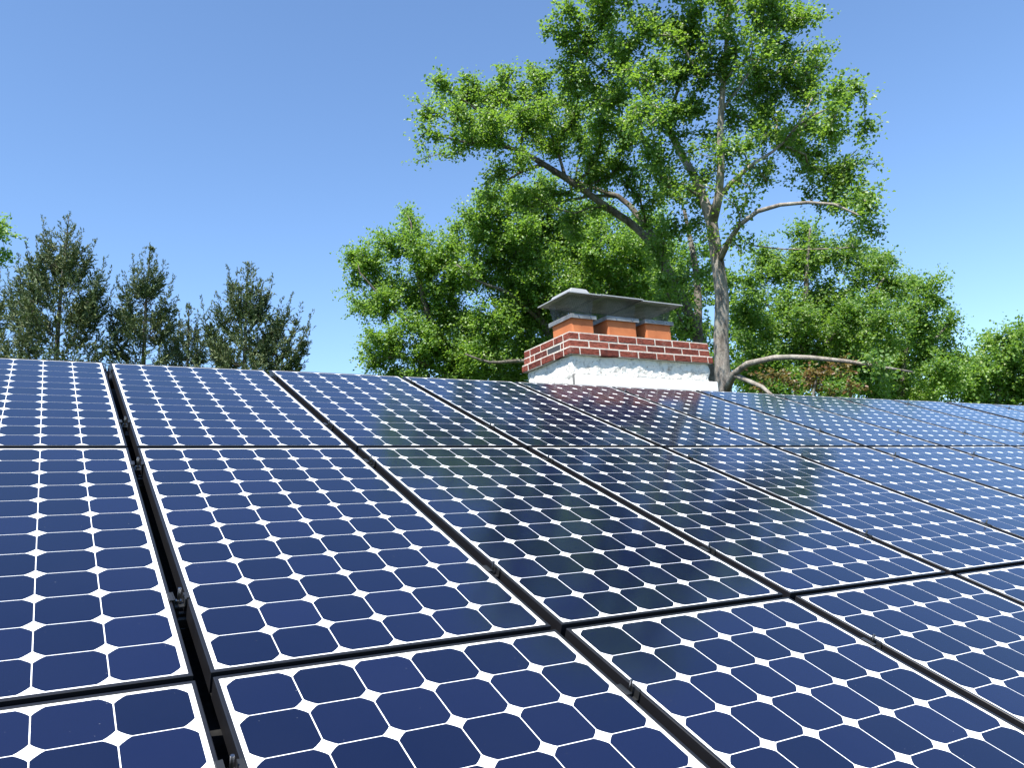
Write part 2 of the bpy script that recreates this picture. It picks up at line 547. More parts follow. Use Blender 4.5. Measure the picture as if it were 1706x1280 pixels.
def make_clamp():
    root = empty('panel_clamp')
    a = MB()
    # small channel: two wings on the frames, dipping into the gap
    a.box((-0.0235, -0.020, 0.0006), (-0.0120, 0.020, 0.0036), bev=0.0008)
    a.box((0.0120, -0.014, 0.0006), (0.0215, 0.014, 0.0036), bev=0.0008)
    a.box((-0.0140, -0.020, -0.016), (-0.0105, 0.020, 0.0036))
    a.box((0.0105, -0.020, -0.016), (0.0140, 0.014, 0.0032))
    a.box((-0.0105, -0.020, -0.019), (0.0105, 0.020, -0.0155))
    a.build('clamp_plate', M['clamp'], root)
    b = MB()
    b.tube([(0, 0, -0.045), (0, 0, 0.022)], [0.0038, 0.0038], 8)
    b.tube([(0, 0, -0.0154), (0, 0, -0.008)], [0.0075, 0.0075], 6)
    b.build('bolt', M['steel'], root)
    return root
cproto = make_clamp()
cfirst = True
def vis(p):
    d = np.array(p) - CAM
    z = d @ AX_F
    if z < 0.2:
        return False
    x, y = 853 + FPX * (d @ AX_R) / z, 640 + FPX * (d @ AX_D) / z
    return -5 < x < 1712 and y < 1285
RW = ['ridge row', 'ridge row', 'middle row', 'middle row', 'nearest row', 'nearest row']
for i, v in enumerate(RV):
    for c in range(1, CR[i]):
        u = colx(c) - 0.0164 - (0.0275 if c == 10 else 0)
        p = on_array(u, v)
        if not vis(p):
            continue
        if cfirst:
            k = cproto
            cfirst = False
        else:
            k = cproto.copy()
            COL.objects.link(k)
            for ch in cproto.children:
                q = ch.copy()
                COL.objects.link(q)
                q.parent = k
        k.location = p
        k.rotation_euler = (TH, 0, random.gauss(0, 0.03))
        which = 'only' if i >= 4 else ('upper', 'lower')[i % 2]
        tag(k, f'{which} dark clamp with bolt in the {ORD[c-1]} gap from left, {RW[i]}', 'clamp', 'clamps between the panels')

# ------------------------------------------------------------------ chimney
CX0, CY0, CL, CD = 4.317, 0.715, 1.58, 0.736
CZT = H0 + 0.621                                 # top of the brickwork
chim = empty('chimney', (CX0 + CL / 2, CY0 + CD / 2, H0 - 0.5))
tag(chim, 'white stucco chimney with red brick collar and three clay flues behind the ridge', 'chimney')
def cb(mb, name, m, smooth=False, parent=None):
    o = mb.build(name, m, parent or chim, smooth)
    if parent is None:
        o.matrix_parent_inverse = Matrix.Translation((-(CX0 + CL / 2), -(CY0 + CD / 2), -(H0 - 0.5)))
    return o
# bricks
bk = MB()
CH, JT = 0.0667, 0.0125
def course_side(p0, dx, dy, length, zb, off, first_len, corb):
    """bricks along one face, p0 = outer corner, (dx,dy) along it; thickness goes inwards"""
    pass
for ci in range(3):                              # from the bottom course up
    zb = CZT - (3 - ci) * CH + 0.004
    zt = zb + CH - JT
    cor = (0.020, 0.003, 0.0)[ci]
    xa, xb, ya_, yb_ = CX0 - cor, CX0 + CL + cor, CY0 - cor, CY0 + CD + cor
    th_ = 0.095
    def row(a, bnd, start, make):
        p = a
        L = start
        while p < bnd - 0.02:
            e = min(p + L, bnd)
            if bnd - e < 0.05:
                e = bnd
            make(p, e - (JT if e < bnd - 1e-6 else 0))
            p = e
            L = 0.2085 + random.uniform(-0.004, 0.004)
    s_long = (0.108, 0.205, 0.108)[ci]
    def jit():
        return random.uniform(-0.0022, 0.0022)
    # front and back rows own the corners
    row(xa, xb, s_long, lambda p, e: bk.box((p, ya_ + jit(), zb + jit() * .6), (e, ya_ + th_, zt + jit() * .6), 0, 0.003))
    row(xa, xb, s_long, lambda p, e: bk.box((p, yb_ - th_, zb + jit() * .6), (e, yb_ + jit(), zt + jit() * .6), 0, 0.003))
    kk = [0]
    def left(p, e):
        kk[0] += 1
        dark = (ci == 1 and kk[0] == 2)
        bk.box((xa + jit(), p, zb + jit() * .6), (xa + th_, e, zt + jit() * .6), 1 if dark else 0, 0.003)
    ls = (0.205, 0.045, 0.205)[ci]
    row(ya_ + th_ + JT, yb_ - th_ - JT, ls - (0.0 if ci == 1 else 0.06), left)
    row(ya_ + th_ + JT, yb_ - th_ - JT, ls, lambda p, e: bk.box((xb - th_, p, zb), (xb + jit(), e, zt), 0, 0.003))
bricks = cb(bk, 'brick_collar', [M['brick'], M['brick_dark']])
mo = MB()
for ci in range(3):
    zb = CZT - (3 - ci) * CH
    cor = (0.020, 0.003, 0.0)[ci] - 0.004
    top = CZT + (0.0015 if ci == 2 else -(2 - ci) * CH + 0.0)
    mo.box((CX0 - cor, CY0 - cor, zb + 0.003), (CX0 + CL + cor, CY0 + CD + cor, top + (0.003 if ci < 2 else 0) - 0.0002 * ci))
mo.add([(CX0 + 0.004, CY0 + 0.004, CZT + 0.0016), (CX0 + CL - 0.004, CY0 + 0.004, CZT + 0.0016), (CX0 + CL - 0.004, CY0 + CD - 0.004, CZT + 0.0016), (CX0 + 0.004, CY0 + CD - 0.004, CZT + 0.0016),
        (CX0 + 0.12, CY0 + 0.12, CZT + 0.03), (CX0 + CL - 0.12, CY0 + 0.12, CZT + 0.03), (CX0 + CL - 0.12, CY0 + CD - 0.12, CZT + 0.03), (CX0 + 0.12, CY0 + CD - 0.12, CZT + 0.03)],
       [(0, 1, 5, 4), (1, 2, 6, 5), (2, 3, 7, 6), (3, 0, 4, 7), (4, 5, 6, 7)])
mob = mo.build('mortar', M['mortar'], bricks)
# stucco shaft: a lumpy hand-trowelled skin
def vnoise(P, scale, seed):
    """cheap smooth value noise on points"""
    from mathutils import noise as mnoise
    return np.array([mnoise.noise(Vector((p[0] * scale + seed, p[1] * scale, p[2] * scale))) for p in P])
def stucco():
    x0, x1, y0, y1 = CX0 + 0.020, CX0 + CL - 0.010, CY0 + 0.020, CY0 + CD - 0.020
    z0, z1 = H0 - 0.75, CZT - 3 * CH + 0.001
    st = 0.016
    per = []
    def seg(a, b):
        L = math.dist(a, b)
        n = int(L / st)
        for i in range(n):
            t = i / n
            per.append((a[0] + (b[0] - a[0]) * t, a[1] + (b[1] - a[1]) * t))
    c = [(x0, y0), (x1, y0), (x1, y1), (x0, y1)]
    for i in range(4):
        seg(c[i], c[(i + 1) % 4])
    nz = int((z1 - z0) / st)
    N = len(per)
    cx, cy = (x0 + x1) / 2, (y0 + y1) / 2
    P = np.array([(px, py, z0 + (z1 - z0) * k / nz) for k in range(nz + 1) for (px, py) in per])
    d = 0.5 * vnoise(P, 9, 1.3) + 0.35 * vnoise(P, 21, 7.7) + 0.25 * vnoise(P, 45, 3.1)
    nrm = np.zeros_like(P)
    nrm[:, 0] = np.where(np.abs(P[:, 0] - x0) < 1e-6, -1, np.where(np.abs(P[:, 0] - x1) < 1e-6, 1, 0))
    nrm[:, 1] = np.where(np.abs(P[:, 1] - y0) < 1e-6, -1, np.where(np.abs(P[:, 1] - y1) < 1e-6, 1, 0))
    P = P + nrm * (d * 0.022)[:, None]
    F = np.array([(k * N + i, k * N + (i + 1) % N, (k + 1) * N + (i + 1) % N, (k + 1) * N + i) for k in range(nz) for i in range(N)])
    o = quads_object('stucco_shaft', P, F, M['stucco'], chim, smooth=True)
    o.matrix_parent_inverse = Matrix.Translation((-(CX0 + CL / 2), -(CY0 + CD / 2), -(H0 - 0.5)))
stucco()
fl = MB()
fz = H0 + 0.245
fl.box((CX0 + 0.012, CY0 - 0.035, H0 - 0.6), (CX0 + CL + 0.030, CY0 - 0.004, fz), bev=0.003)
flash = cb(fl, 'flashing', M['white_paint'])
fl2 = MB()
fl2.box((CX0 + 0.004, CY0 - 0.012, fz + 0.001), (CX0 + CL + 0.002, CY0 + 0.012, fz + 0.010), bev=0.002)
fl2.box((CX0 + 0.002, CY0 - 0.012, H0 - 0.6), (CX0 + 0.0105, CY0 + 0.012, fz + 0.0005), bev=0.002)
fl2.build('sealant', mat('grey_sealant', (0.16, 0.155, 0.15), 0.8)[0], flash)

# flues
FY0, FY1 = 0.825, 1.14
FLUES = [(4.437, 4.668), (4.822, 5.146), (5.257, 5.558)]
FZ0, FZ1 = CZT + 0.0, H0 + 0.800
def rrect(x0, y0, x1, y1, rr, seg=4):
    out = []
    for (cx, cy, a0) in ((x1 - rr, y1 - rr, 0), (x0 + rr, y1 - rr, 90), (x0 + rr, y0 + rr, 180), (x1 - rr, y0 + rr, 270)):
        for k in range(seg + 1):
            a = math.radians(a0 + 90 * k / seg)
            out.append((cx + rr * math.cos(a), cy + rr * math.sin(a)))
    return out
def loft(mb, loops, close_top=False, close_bot=False, mi=0):
    N = len(loops[0])
    vs = [p for lp in loops for p in lp]
    fs = []
    for k in range(len(loops) - 1):
        for i in range(N):
            i2 = (i + 1) % N
            fs.append((k * N + i, k * N + i2, (k + 1) * N + i2, (k + 1) * N + i))
    if close_top:
        fs.append(tuple((len(loops) - 1) * N + i for i in range(N)))
    if close_bot:
        fs.append(tuple(range(N))[::-1])
    mb.add(vs, fs, mi)
for fi, (fx0, fx1) in enumerate(FLUES):
    a = MB()
    zt = FZ1 + (-0.012, 0.0, 0.004)[fi]
    o_ = rrect(fx0, FY0, fx1, FY1, 0.018)
    i_ = rrect(fx0 + 0.02, FY0 + 0.02, fx1 - 0.02, FY1 - 0.02, 0.01)
    loft(a, [[(x, y, FZ0) for x, y in o_], [(x, y, zt) for x, y in o_], [(x, y, zt) for x, y in i_], [(x, y, FZ0 + 0.02) for x, y in i_]])
    fo = cb(a, 'flue', M['clay'])
    b = MB()
    q = rrect(fx0 + 0.0205, FY0 + 0.0205, fx1 - 0.0205, FY1 - 0.0205, 0.01)
    b.add([(x, y, FZ0 + 0.05) for x, y in q], [tuple(range(len(q)))])
    b.build('soot_lining', M['soot'], fo)

# the three joined metal caps on the flues: one thing with three lids
LZ = H0 + 0.985
def capb(mb, name, m, parent=None):
    return cb(mb, name, m, parent=parent)
LY0, LY1 = 0.735, 1.235
LIDS = [(4.362, 4.728, 0.0, 0.030), (4.700, 5.185, 0.004, 0.014), (5.176, 5.655, -0.006, 0.012)]
for fi, (fx0, fx1) in enumerate(FLUES):
    zt = FZ1 + (-0.012, 0.0, 0.004)[fi]
    ov = 0.022
    fa = MB()
    # folded base flange: skirt and a narrow flat top
    o0 = rrect(fx0 - ov, FY0 - ov, fx1 + ov, FY1 + ov, 0.006, 2)
    o1 = rrect(fx0 - ov + 0.003, FY0 - ov + 0.003, fx1 + ov - 0.003, FY1 + ov - 0.003, 0.006, 2)
    i1 = rrect(fx0 + 0.03, FY0 + 0.03, fx1 - 0.03, FY1 - 0.03, 0.006, 2)
    loft(fa, [[(x, y, zt - 0.012) for x, y in o1], [(x, y, zt - 0.012) for x, y in o0], [(x, y, zt + 0.022) for x, y in o0], [(x, y, zt + 0.026) for x, y in o1],
              [(x, y, zt + 0.026) for x, y in i1], [(x, y, zt + 0.002) for x, y in i1], [(x, y, zt + 0.002) for x, y in o1], [(x, y, zt - 0.012) for x, y in o1]])
    fo = capb(fa, 'base_flange', M['galv'])
    for sx in (0.25, 0.8):
        sc = MB()
        xx = fx0 + (fx1 - fx0) * sx
        sc.tube([(xx, FY0 - ov - 0.008, zt + 0.006), (xx, FY0 - ov + 0.001, zt + 0.006)], [0.006, 0.006], 8)
        sc.build('screw', M['steel'], fo)
    # lid: a sheet with a folded rim and a raised middle
    lx0, lx1, dz, hip = LIDS[fi]
    z = LZ + dz
    li = MB()
    def lp(ins, zz):
        return [(x, y, zz) for x, y in rrect(lx0 + ins, LY0 + ins, lx1 - ins, LY1 - ins, 0.004, 2)]
    loops = [lp(0.002, z - 0.007), lp(0, z - 0.007), lp(0, z + 0.001), lp(0.004, z + 0.004)]
    if fi == 0:
        loops += [lp(0.075, z + 0.020), lp(0.10, z + 0.070), lp(0.125, z + 0.082)]
    else:
        loops += [lp(0.10, z + 0.014), lp(0.14, z + 0.018)]
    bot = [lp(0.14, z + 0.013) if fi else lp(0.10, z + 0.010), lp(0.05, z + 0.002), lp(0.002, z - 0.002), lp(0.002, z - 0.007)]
    loft(li, bot, False, True, 1)  # underside takes the darker sheet: soot plus shade put into its colour
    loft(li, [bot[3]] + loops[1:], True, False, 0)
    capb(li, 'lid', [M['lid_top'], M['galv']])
    # expanded-metal skirt, leaning out a little towards the lid
    ms = MB()
    zb_, zt_ = zt + 0.026, z - 0.004
    B = (fx0 + 0.012, FY0 + 0.012, fx1 - 0.012, FY1 - 0.012)
    T = (fx0 - 0.01, FY0 - 0.012, fx1 + 0.01, FY1 + 0.012)
    corners = lambda R: [(R[0], R[1]), (R[2], R[1]), (R[2], R[3]), (R[0], R[3])]
    cb_, ct_ = corners(B), corners(T)
    rows = 7
    for s in range(4):
        p0, p1 = np.array([*cb_[s], zb_]), np.array([*cb_[(s + 1) % 4], zb_])
        q0, q1 = np.array([*ct_[s], zt_]), np.array([*ct_[(s + 1) % 4], zt_])
        L = np.linalg.norm(p1 - p0)
        nn = max(8, int(L / 0.0165))
        def gp(i, j):
            a = p0 + (p1 - p0) * (i / nn)
            b = q0 + (q1 - q0) * (i / nn)
            return a + (b - a) * (j / rows)
        for j in range(rows):
            for i in range(nn + 1):
                o = 0.5 if j % 2 else 0.0
                a = gp(min(i + o, nn), j)
                for d in (-0.5, 0.5):
                    k = i + o + d
                    if 0 <= k <= nn and i + o <= nn:
                        ms.tube([a, gp(k, j + 1)], [0.0014, 0.0014], 3, 0, False)
    capb(ms, 'mesh_skirt', M['mesh'])

# ------------------------------------------------------------------ trees
def unit(v):
    return v / (np.linalg.norm(v, axis=-1, keepdims=True) + 1e-12)

def spline(pts, step=0.25):
    """Catmull-Rom through pts (n,4: xyz + radius)"""
    P = np.vstack([2 * pts[0] - pts[1], pts, 2 * pts[-1] - pts[-2]])
    out = []
    for i in range(1, len(P) - 2):
        n = max(1, int(np.linalg.norm(P[i + 1][:3] - P[i][:3]) / step))
        for k in range(n):
            t = k / n
            a, b, c, d = P[i - 1], P[i], P[i + 1], P[i + 2]
            out.append(0.5 * ((2 * b) + (-a + c) * t + (2 * a - 5 * b + 4 * c - d) * t * t + (-a + 3 * b - 3 * c + d) * t ** 3))
    out.append(P[-2])
    out = np.array(out)
    out[:, 3] = np.maximum(out[:, 3], 0.004)
    return out

class Tree:
    def __init__(self, depth, seed):
        self.depth = depth
        self.rng = np.random.default_rng(seed)
        self.pos, self.par, self.fix, self.plen = [], [], [], []
        self.tips = []
    def limb(self, pts):
        """pts: (px, py, depth offset, radius in px); first point hooks on to the nearest node"""
        k = self.depth
        A = np.array([[*W(p[0], p[1], k + p[2]), p[3] * (k + p[2]) / FPX] for p in pts])
        if not self.pos:                        # carry the trunk down to the lawn
            b = A[0].copy()
            g = b.copy(); g[2] = -0.15; g[3] = b[3] * 1.5
            d = (A[0] - A[1])[:2]
            h = A[0][2] / max(0.3, A[1][2] - A[0][2])
            g[:2] += np.clip(d * h * 0.4, -0.8, 0.8)
            md = (b + g) / 2; md[3] = b[3] * 1.12
            lo = g.copy(); lo[2] = 0.5; lo[3] = b[3] * 1.22; lo[:2] = g[:2] * .9 + md[:2] * .1
            A = np.vstack([g, lo, md, A])
            par = -1
        else:
            par = int(np.argmin(np.linalg.norm(np.array(self.pos) - A[0][:3], axis=1)))
            A[0][:3] = self.pos[par]
        S = spline(A)
        for i, s in enumerate(S):
            if par >= 0 and i == 0 and len(self.pos):
                continue
            self.pos.append(s[:3]); self.par.append(par); self.fix.append(s[3])
            self.plen.append(0 if par < 0 else self.plen[par] + np.linalg.norm(s[:3] - self.pos[par]))
            par = len(self.pos) - 1
    def targets(self, blobs, dens, zs=0.9):
        """points filling blobs (px, py, r px [, depth offset]); dens = targets per square metre of blob disc"""
        out = []
        for bl in blobs:
            dz = bl[3] if len(bl) > 3 else self.rng.normal(0, 0.8)
            d = self.depth + dz
            c = W(bl[0], bl[1], d)
            r = bl[2] * d / FPX
            n = max(1, int(round(dens * math.pi * r * r * (1.0 + 0.5 * r))))
            v = unit(self.rng.normal(size=(n, 3))) * (self.rng.random((n, 1)) ** (1 / 2.4)) * r
            v = v @ np.diag([1.0, 1.0, zs])
            out.append(c + v)
        return np.vstack(out)
    def grow(self, T, droop=0.0, pen=0.22, step=0.28):
        P0 = np.array(self.pos)
        d0 = np.array([np.min(np.linalg.norm(P0 - t, axis=1)) for t in T])
        for t in T[np.argsort(d0)]:
            P = np.array(self.pos)
            cost = np.linalg.norm(P - t, axis=1) + pen * np.array(self.plen) + 0.5 * np.maximum(0, P[:, 2] - t[2])
            i = int(np.argmin(cost))
            a = P[i]
            L = np.linalg.norm(t - a)
            if L < 0.05:
                continue
            pd = unit(a - P[self.par[i]]) if self.par[i] >= 0 else np.array([0, 0, 1.0])
            n = max(2, int(L / step))
            c = a + (pd * 0.6 + np.array([0, 0, 0.25]) + unit(t - a) * 0.5) * L * 0.42
            par = i
            off = self.rng.normal(0, 0.035 * L, 3)
            for k in range(1, n + 1):
                s = k / n
                q = (1 - s) ** 2 * a + 2 * s * (1 - s) * c + s * s * t + off * math.sin(math.pi * s)
                q = q + np.array([0, 0, -droop * L * s * s])
                self.pos.append(q); self.par.append(par); self.fix.append(0)
                self.plen.append(self.plen[par] + L / n)
                par = len(self.pos) - 1
            self.tips.append(par)
    def wood(self, name, m, parent, tip=0.005, p=2.3):
        n = len(self.pos)
        par = np.array(self.par)
        acc = np.zeros(n)
        kids = [[] for _ in range(n)]
        for i in range(n):
            if par[i] >= 0:
                kids[par[i]].append(i)
        for i in range(n - 1, -1, -1):
            if not kids[i]:
                acc[i] = tip ** p
            if par[i] >= 0:
                acc[par[i]] += acc[i]
        rad = acc ** (1 / p)
        fix = np.array(self.fix)
        rad = np.where(fix > 0, fix, rad)
        for i in range(n):                      # a branch never outgrows what it springs from
            if par[i] >= 0:
                rad[i] = min(rad[i], rad[par[i]])
        self.rad = rad
        mb = MB()
        seen = np.zeros(n, bool)
        for i in range(n):
            if seen[i]:
                continue
            chain = [i]
            seen[i] = True
            j = i
            while kids[j]:
                nx = max(kids[j], key=lambda k: rad[k])
                if seen[nx]:
                    break
                if rad[nx] < 0.5 * rad[j] and fix[j] > 0 and fix[nx] == 0 and len(kids[j]) > 0 and rad[j] > 0.03:
                    break
                chain.append(nx); seen[nx] = True
                j = nx
            pts = [self.pos[k] for k in chain]
            rr = [rad[k] for k in chain]
            if par[i] >= 0:
                pts = [self.pos[par[i]]] + pts
                rr = [min(rad[par[i]], rr[0] * 1.25)] + rr
            if len(pts) < 2:
                continue
            mx = max(rr)
            mb.tube(pts, rr, 12 if mx > 0.08 else (7 if mx > 0.02 else 4), 0, True)
        o = mb.build(name, m, parent, True)
        return o
    def leaves(self, name, m, parent, per_tip=55, spread=0.34, size=0.095, up=0.55, along=3, flat=0.8):
        R = self.rng
        P = np.array(self.pos); par = np.array(self.par)
        C = []
        D = []
        for t in self.tips:
            j = t
            for k in range(along):
                C.append(P[j]); D.append(P[t] - P[max(par[t], 0)])
                j = par[j]
                if j < 0:
                    break
        C = np.array(C); D = unit(np.array(D))
        # little twigs off every end, leaves strung along each of them
        NT = max(2, per_tip // (9 * along))
        NL = 9
        idx = np.repeat(np.arange(len(C)), NT)
        tw = unit(R.normal(size=(len(idx), 3)) + D[idx] * 0.7 + np.array([0, 0, 0.25])) * (spread * (0.45 + 0.75 * R.random((len(idx), 1))))
        idx2 = np.repeat(np.arange(len(idx)), NL)
        s = np.tile((np.arange(NL) + 1) / NL, len(idx))[:, None]
        base = C[idx][idx2] + tw[idx2] * s + R.normal(size=(len(idx2), 3)) * 0.035
        nrm = unit(R.normal(size=(len(base), 3)) * 0.55 + np.array([0, 0, 0.22]) + np.array(sd) * 0.62)
        ax = unit(tw[idx2] * 0.8 / spread + R.normal(size=(len(base), 3)) * 0.75 + np.array([0, 0, -0.35]))
        ax = unit(ax - nrm * np.sum(ax * nrm, axis=1, keepdims=True))
        sd_ = np.cross(nrm, ax)
        sz = size * (0.6 + 0.7 * R.random((len(base), 1)))
        self.emit(name, m, parent, base, ax, sd_, nrm, sz, flat)
    def emit(self, name, m, parent, base, ax, sd_, nrm, sz, flat):
        n = len(base)
        fold = 0.16
        b0 = base
        l1 = base + ax * sz * 0.30 + sd_ * sz * 0.5 * flat + nrm * sz * fold
        l2 = base + ax * sz * 0.78 + sd_ * sz * 0.36 * flat + nrm * sz * fold * 0.6
        tp = base + ax * sz - nrm * sz * 0.08
        r2 = base + ax * sz * 0.78 - sd_ * sz * 0.36 * flat + nrm * sz * fold * 0.6
        r1 = base + ax * sz * 0.30 - sd_ * sz * 0.5 * flat + nrm * sz * fold
        V = np.stack([b0, l1, l2, tp, r2, r1], 1).reshape(-1, 3)
        o = np.arange(n)[:, None] * 6
        F = np.concatenate([o + np.array([[0, 3, 2, 1]]), o + np.array([[0, 5, 4, 3]])], 1).reshape(-1, 4)
        quads_object(name, V, F, m, parent)

def plant(name, label, cat, T, group=None):
    b = T.pos[0]
    root = empty(name, (b[0], b[1], 0))
    tag(root, label, cat, group)
    # geometry is made in world space: keep it there
    return root
def settle(root):
    for ch in root.children:
        ch.matrix_parent_inverse = Matrix.Translation((-root.location.x, -root.location.y, 0))

# --- the tall tree right behind the chimney
T = Tree(13.0, 21)
T.limb([(1206, 660, 0, 14.4), (1204, 630, 0, 13.7), (1201, 560, 0, 12.5), (1203, 500, 0, 11.8), (1196, 440, 0, 11), (1189, 395, 0, 10.3), (1186, 372, 0, 9.9)])
T.limb([(1186, 372, 0, 8.4), (1172, 330, 0.1, 7.6), (1155, 290, 0.3, 6.8), (1136, 258, 0.5, 6.2), (1114, 215, 0.6, 5.3), (1092, 180, 0.6, 4.6), (1062, 140, 0.6, 3.8), (1030, 95, 0.5, 3), (1005, 40, 0.4, 2.3), (985, -40, 0.3, 1.5)])
T.limb([(1188, 380, 0, 7.6), (1197, 330, -0.2, 7.2), (1201, 280, -0.3, 6.1), (1200, 220, -0.3, 5.3), (1204, 150, -0.3, 4.6), (1210, 80, -0.3, 3.8), (1214, 10, -0.3, 3), (1220, -80, -0.3, 2.3)])
T.limb([(1197, 335, -0.2, 5.3), (1218, 305, -0.3, 4.2), (1250, 276, -0.3, 3.2), (1288, 252, -0.3, 2.3), (1325, 215, -0.2, 1.7), (1355, 160, 0, 1.1)])
T.limb([(1200, 428, 0, 5.0), (1214, 402, -0.3, 4.8), (1232, 375, -0.6, 4.3), (1262, 352, -0.9, 3.9), (1300, 341, -1.3, 3.4), (1345, 337, -1.6, 2.9), (1390, 340, -1.8, 2.2), (1430, 358, -2.0, 1.5)])
T.limb([(1209, 645, 0, 6.7), (1222, 624, -0.3, 6.0), (1246, 606, -0.6, 5.4), (1290, 596, -1.0, 4.7), (1350, 596, -1.3, 4.1), (1410, 602, -1.5, 3.5), (1465, 611, -1.6, 2.6), (1520, 620, -1.6, 1.7)])
T.limb([(1222, 630, -0.2, 4.6), (1244, 634, -0.5, 4.1), (1270, 645, -0.9, 3.5), (1300, 672, -1.3, 2.7)])
T.limb([(1114, 215, 0.6, 3.4), (1122, 170, 0.2, 3), (1140, 120, 0, 2.4), (1150, 50, 0, 1.8), (1150, -30, 0, 1.1)])
T.limb([(1202, 190, -0.3, 3), (1235, 140, 0.1, 2.3), (1270, 90, 0.3, 1.7), (1300, 30, 0.5, 1.1)])
bl = [(950, 60, 50), (1000, 20, 55), (1060, 60, 55), (1120, 30, 55), (1190, 20, 55), (1260, 20, 55), (1325, 30, 45), (1005, 120, 55), (950, 118, 38), (1080, 130, 50), (1150, 100, 50),
      (1230, 90, 50), (1300, 100, 50), (1350, 110, 45), (1412, 140, 28), (1250, 165, 50), (1320, 180, 50), (1388, 185, 48), (1440, 212, 28), (1290, 240, 42), (1370, 250, 45), (1425, 270, 36),
      (1395, 315, 42), (1440, 335, 32), (1445, 380, 26), (1422, 398, 22), (1240, 240, 32), (1175, 180, 36), (1122, 200, 42), (1065, 195, 42), (1150, 255, 26), (1110, 290, 34), (1245, 325, 20),
      (1275, 300, 24), (1350, 298, 30), (1252, 398, 18), (1232, 420, 13), (1160, 335, 20), (1100, 240, 36), (1000, -60, 60), (1100, -70, 70), (1200, -80, 80), (1300, -60, 60), (1025, 160, 40),
      (1178, 410, 16), (1140, 130, 40), (1130, 300, 26), (1168, 290, 20), (1218, 250, 24), (1232, 210, 28), (1178, 232, 22), (1225, 340, 16), (1270, 200, 30), (1490, 618, 15, -1.6), (1522, 626, 14, -1.6), (1455, 604, 12, -1.6), (1440, 352, 22, -2), (1420, 330, 22, -1.8)]
T.grow(T.targets(bl, 15))
root = plant('tall_tree', 'tall grey-barked tree with forked trunk rising right behind the chimney', 'tree', T)
T.wood('trunk', M['bark'], root, 0.0085)
T.leaves('crown', M['leaf'], root, 162, 0.27, 0.052)
settle(root)

# --- the leaning dark tree whose long limb reaches left
T = Tree(14.8, 22)
T.limb([(1192, 660, 0, 10.7), (1178, 610, 0, 10.0), (1162, 560, 0, 9.3), (1140, 505, 0.1, 8.4), (1112, 448, 0.2, 7.7), (1080, 400, 0.2, 6.7), (1046, 368, 0.2, 6.3), (1012, 346, 0.1, 6.0), (980, 322, 0, 5.7), (942, 296, -0.1, 5.5), (905, 273, -0.2, 4.9),
        (868, 251, -0.3, 4.1), (835, 243, -0.4, 3.3), (796, 241, -0.5, 2.6), (762, 234, -0.6, 2.0), (725, 222, -0.7, 1.3)])
T.limb([(1112, 448, 0.2, 6.1), (1092, 400, 0.7, 5.3), (1068, 366, 1.0, 4.9), (1050, 343, 1.2, 4.6), (1030, 327, 1.3, 4.3), (1000, 317, 1.4, 3.6), (960, 302, 1.5, 3), (920, 288, 1.5, 2.3)])
T.limb([(1026, 326, 1.3, 3), (985, 326, 1.5, 2.7), (945, 334, 1.6, 2.3), (905, 348, 1.6, 1.5)])
T.limb([(900, 270, -0.2, 3.4), (870, 285, -0.4, 2.7), (845, 300, -0.6, 1.7)])
T.limb([(850, 247, -0.3, 2.7), (835, 215, -0.5, 2.3), (805, 190, -0.8, 1.7), (770, 165, -1, 1.1)])
T.limb([(942, 296, -0.1, 3), (930, 255, 0.2, 2.4), (915, 215, 0.3, 1.8), (900, 165, 0.3, 1.2)])
T.limb([(1160, 556, 0, 7.6), (1163, 500, 0.6, 6.5), (1158, 440, 0.9, 5.3), (1150, 400, 1.1, 4.2), (1140, 350, 1.2, 2.7)])
bl = [(730, 140, 22), (760, 155, 34), (800, 168, 40), (850, 160, 45), (900, 150, 45), (715, 185, 24), (712, 228, 22), (700, 258, 14), (755, 215, 38), (815, 210, 38), (875, 205, 40), (935, 195, 42),
      (830, 285, 26), (868, 268, 26), (930, 245, 34), (978, 225, 42), (1015, 268, 38), (815, 318, 26), (895, 318, 34), (955, 362, 40), (1010, 200, 40), (1055, 300, 32), (1080, 335, 32),
      (740, 265, 14), (1000, 300, 26), (1110, 380, 30), (1140, 320, 26), (1150, 380, 24), (1170, 450, 22), (1130, 460, 26), (900, 215, 40), (850, 215, 40), (800, 225, 34), (980, 290, 34), (1040, 240, 40), (960, 150, 36), (1140, 545, 30), (1100, 500, 30), (1085, 425, 24, -0.9), (1115, 470, 18, -0.9), (1150, 520, 16, -0.9), (780, 235, 24), (930, 330, 26)]
T.grow(T.targets(bl, 15))
root = plant('leaning_tree', 'dark leaning tree whose long bare limb reaches far left above the maples', 'tree', T)
T.wood('trunk', M['bark_old'], root, 0.0085)
T.leaves('crown', M['leaf'], root, 162, 0.27, 0.053)
settle(root)

# --- broadleaf trees filling the skyline left of the chimney
T = Tree(24.5, 23)
T.limb([(772, 640, 0, 6.8), (752, 590, 0, 6.4), (722, 545, 0, 6), (706, 500, 0, 4.9), (695, 450, 0, 3.8), (688, 410, 0, 2.2), (685, 372, 0, 1.1)])
T.limb([(740, 575, 0, 3.8), (690, 545, -0.4, 3), (640, 500, -0.6, 2.2), (600, 455, -0.8, 1.2)])
T.limb([(765, 628, 0, 3.8), (720, 612, -0.4, 3), (670, 595, -0.8, 2.2), (625, 600, -1, 1.1)])
bl = [(588, 440, 24), (612, 425, 28), (650, 405, 34), (688, 380, 24), (685, 362, 12), (636, 455, 38), (585, 470, 18), (700, 425, 44), (645, 500, 38), (608, 520, 22), (690, 490, 46), (740, 465, 46), (588, 505, 14),
      (645, 560, 38), (612, 580, 18), (700, 560, 48), (672, 610, 40), (625, 605, 22), (750, 530, 48), (745, 600, 46), (770, 640, 46), (700, 640, 40), (790, 560, 40), (650, 635, 26), (732, 415, 30)]
T.grow(T.targets(bl, 8.2))
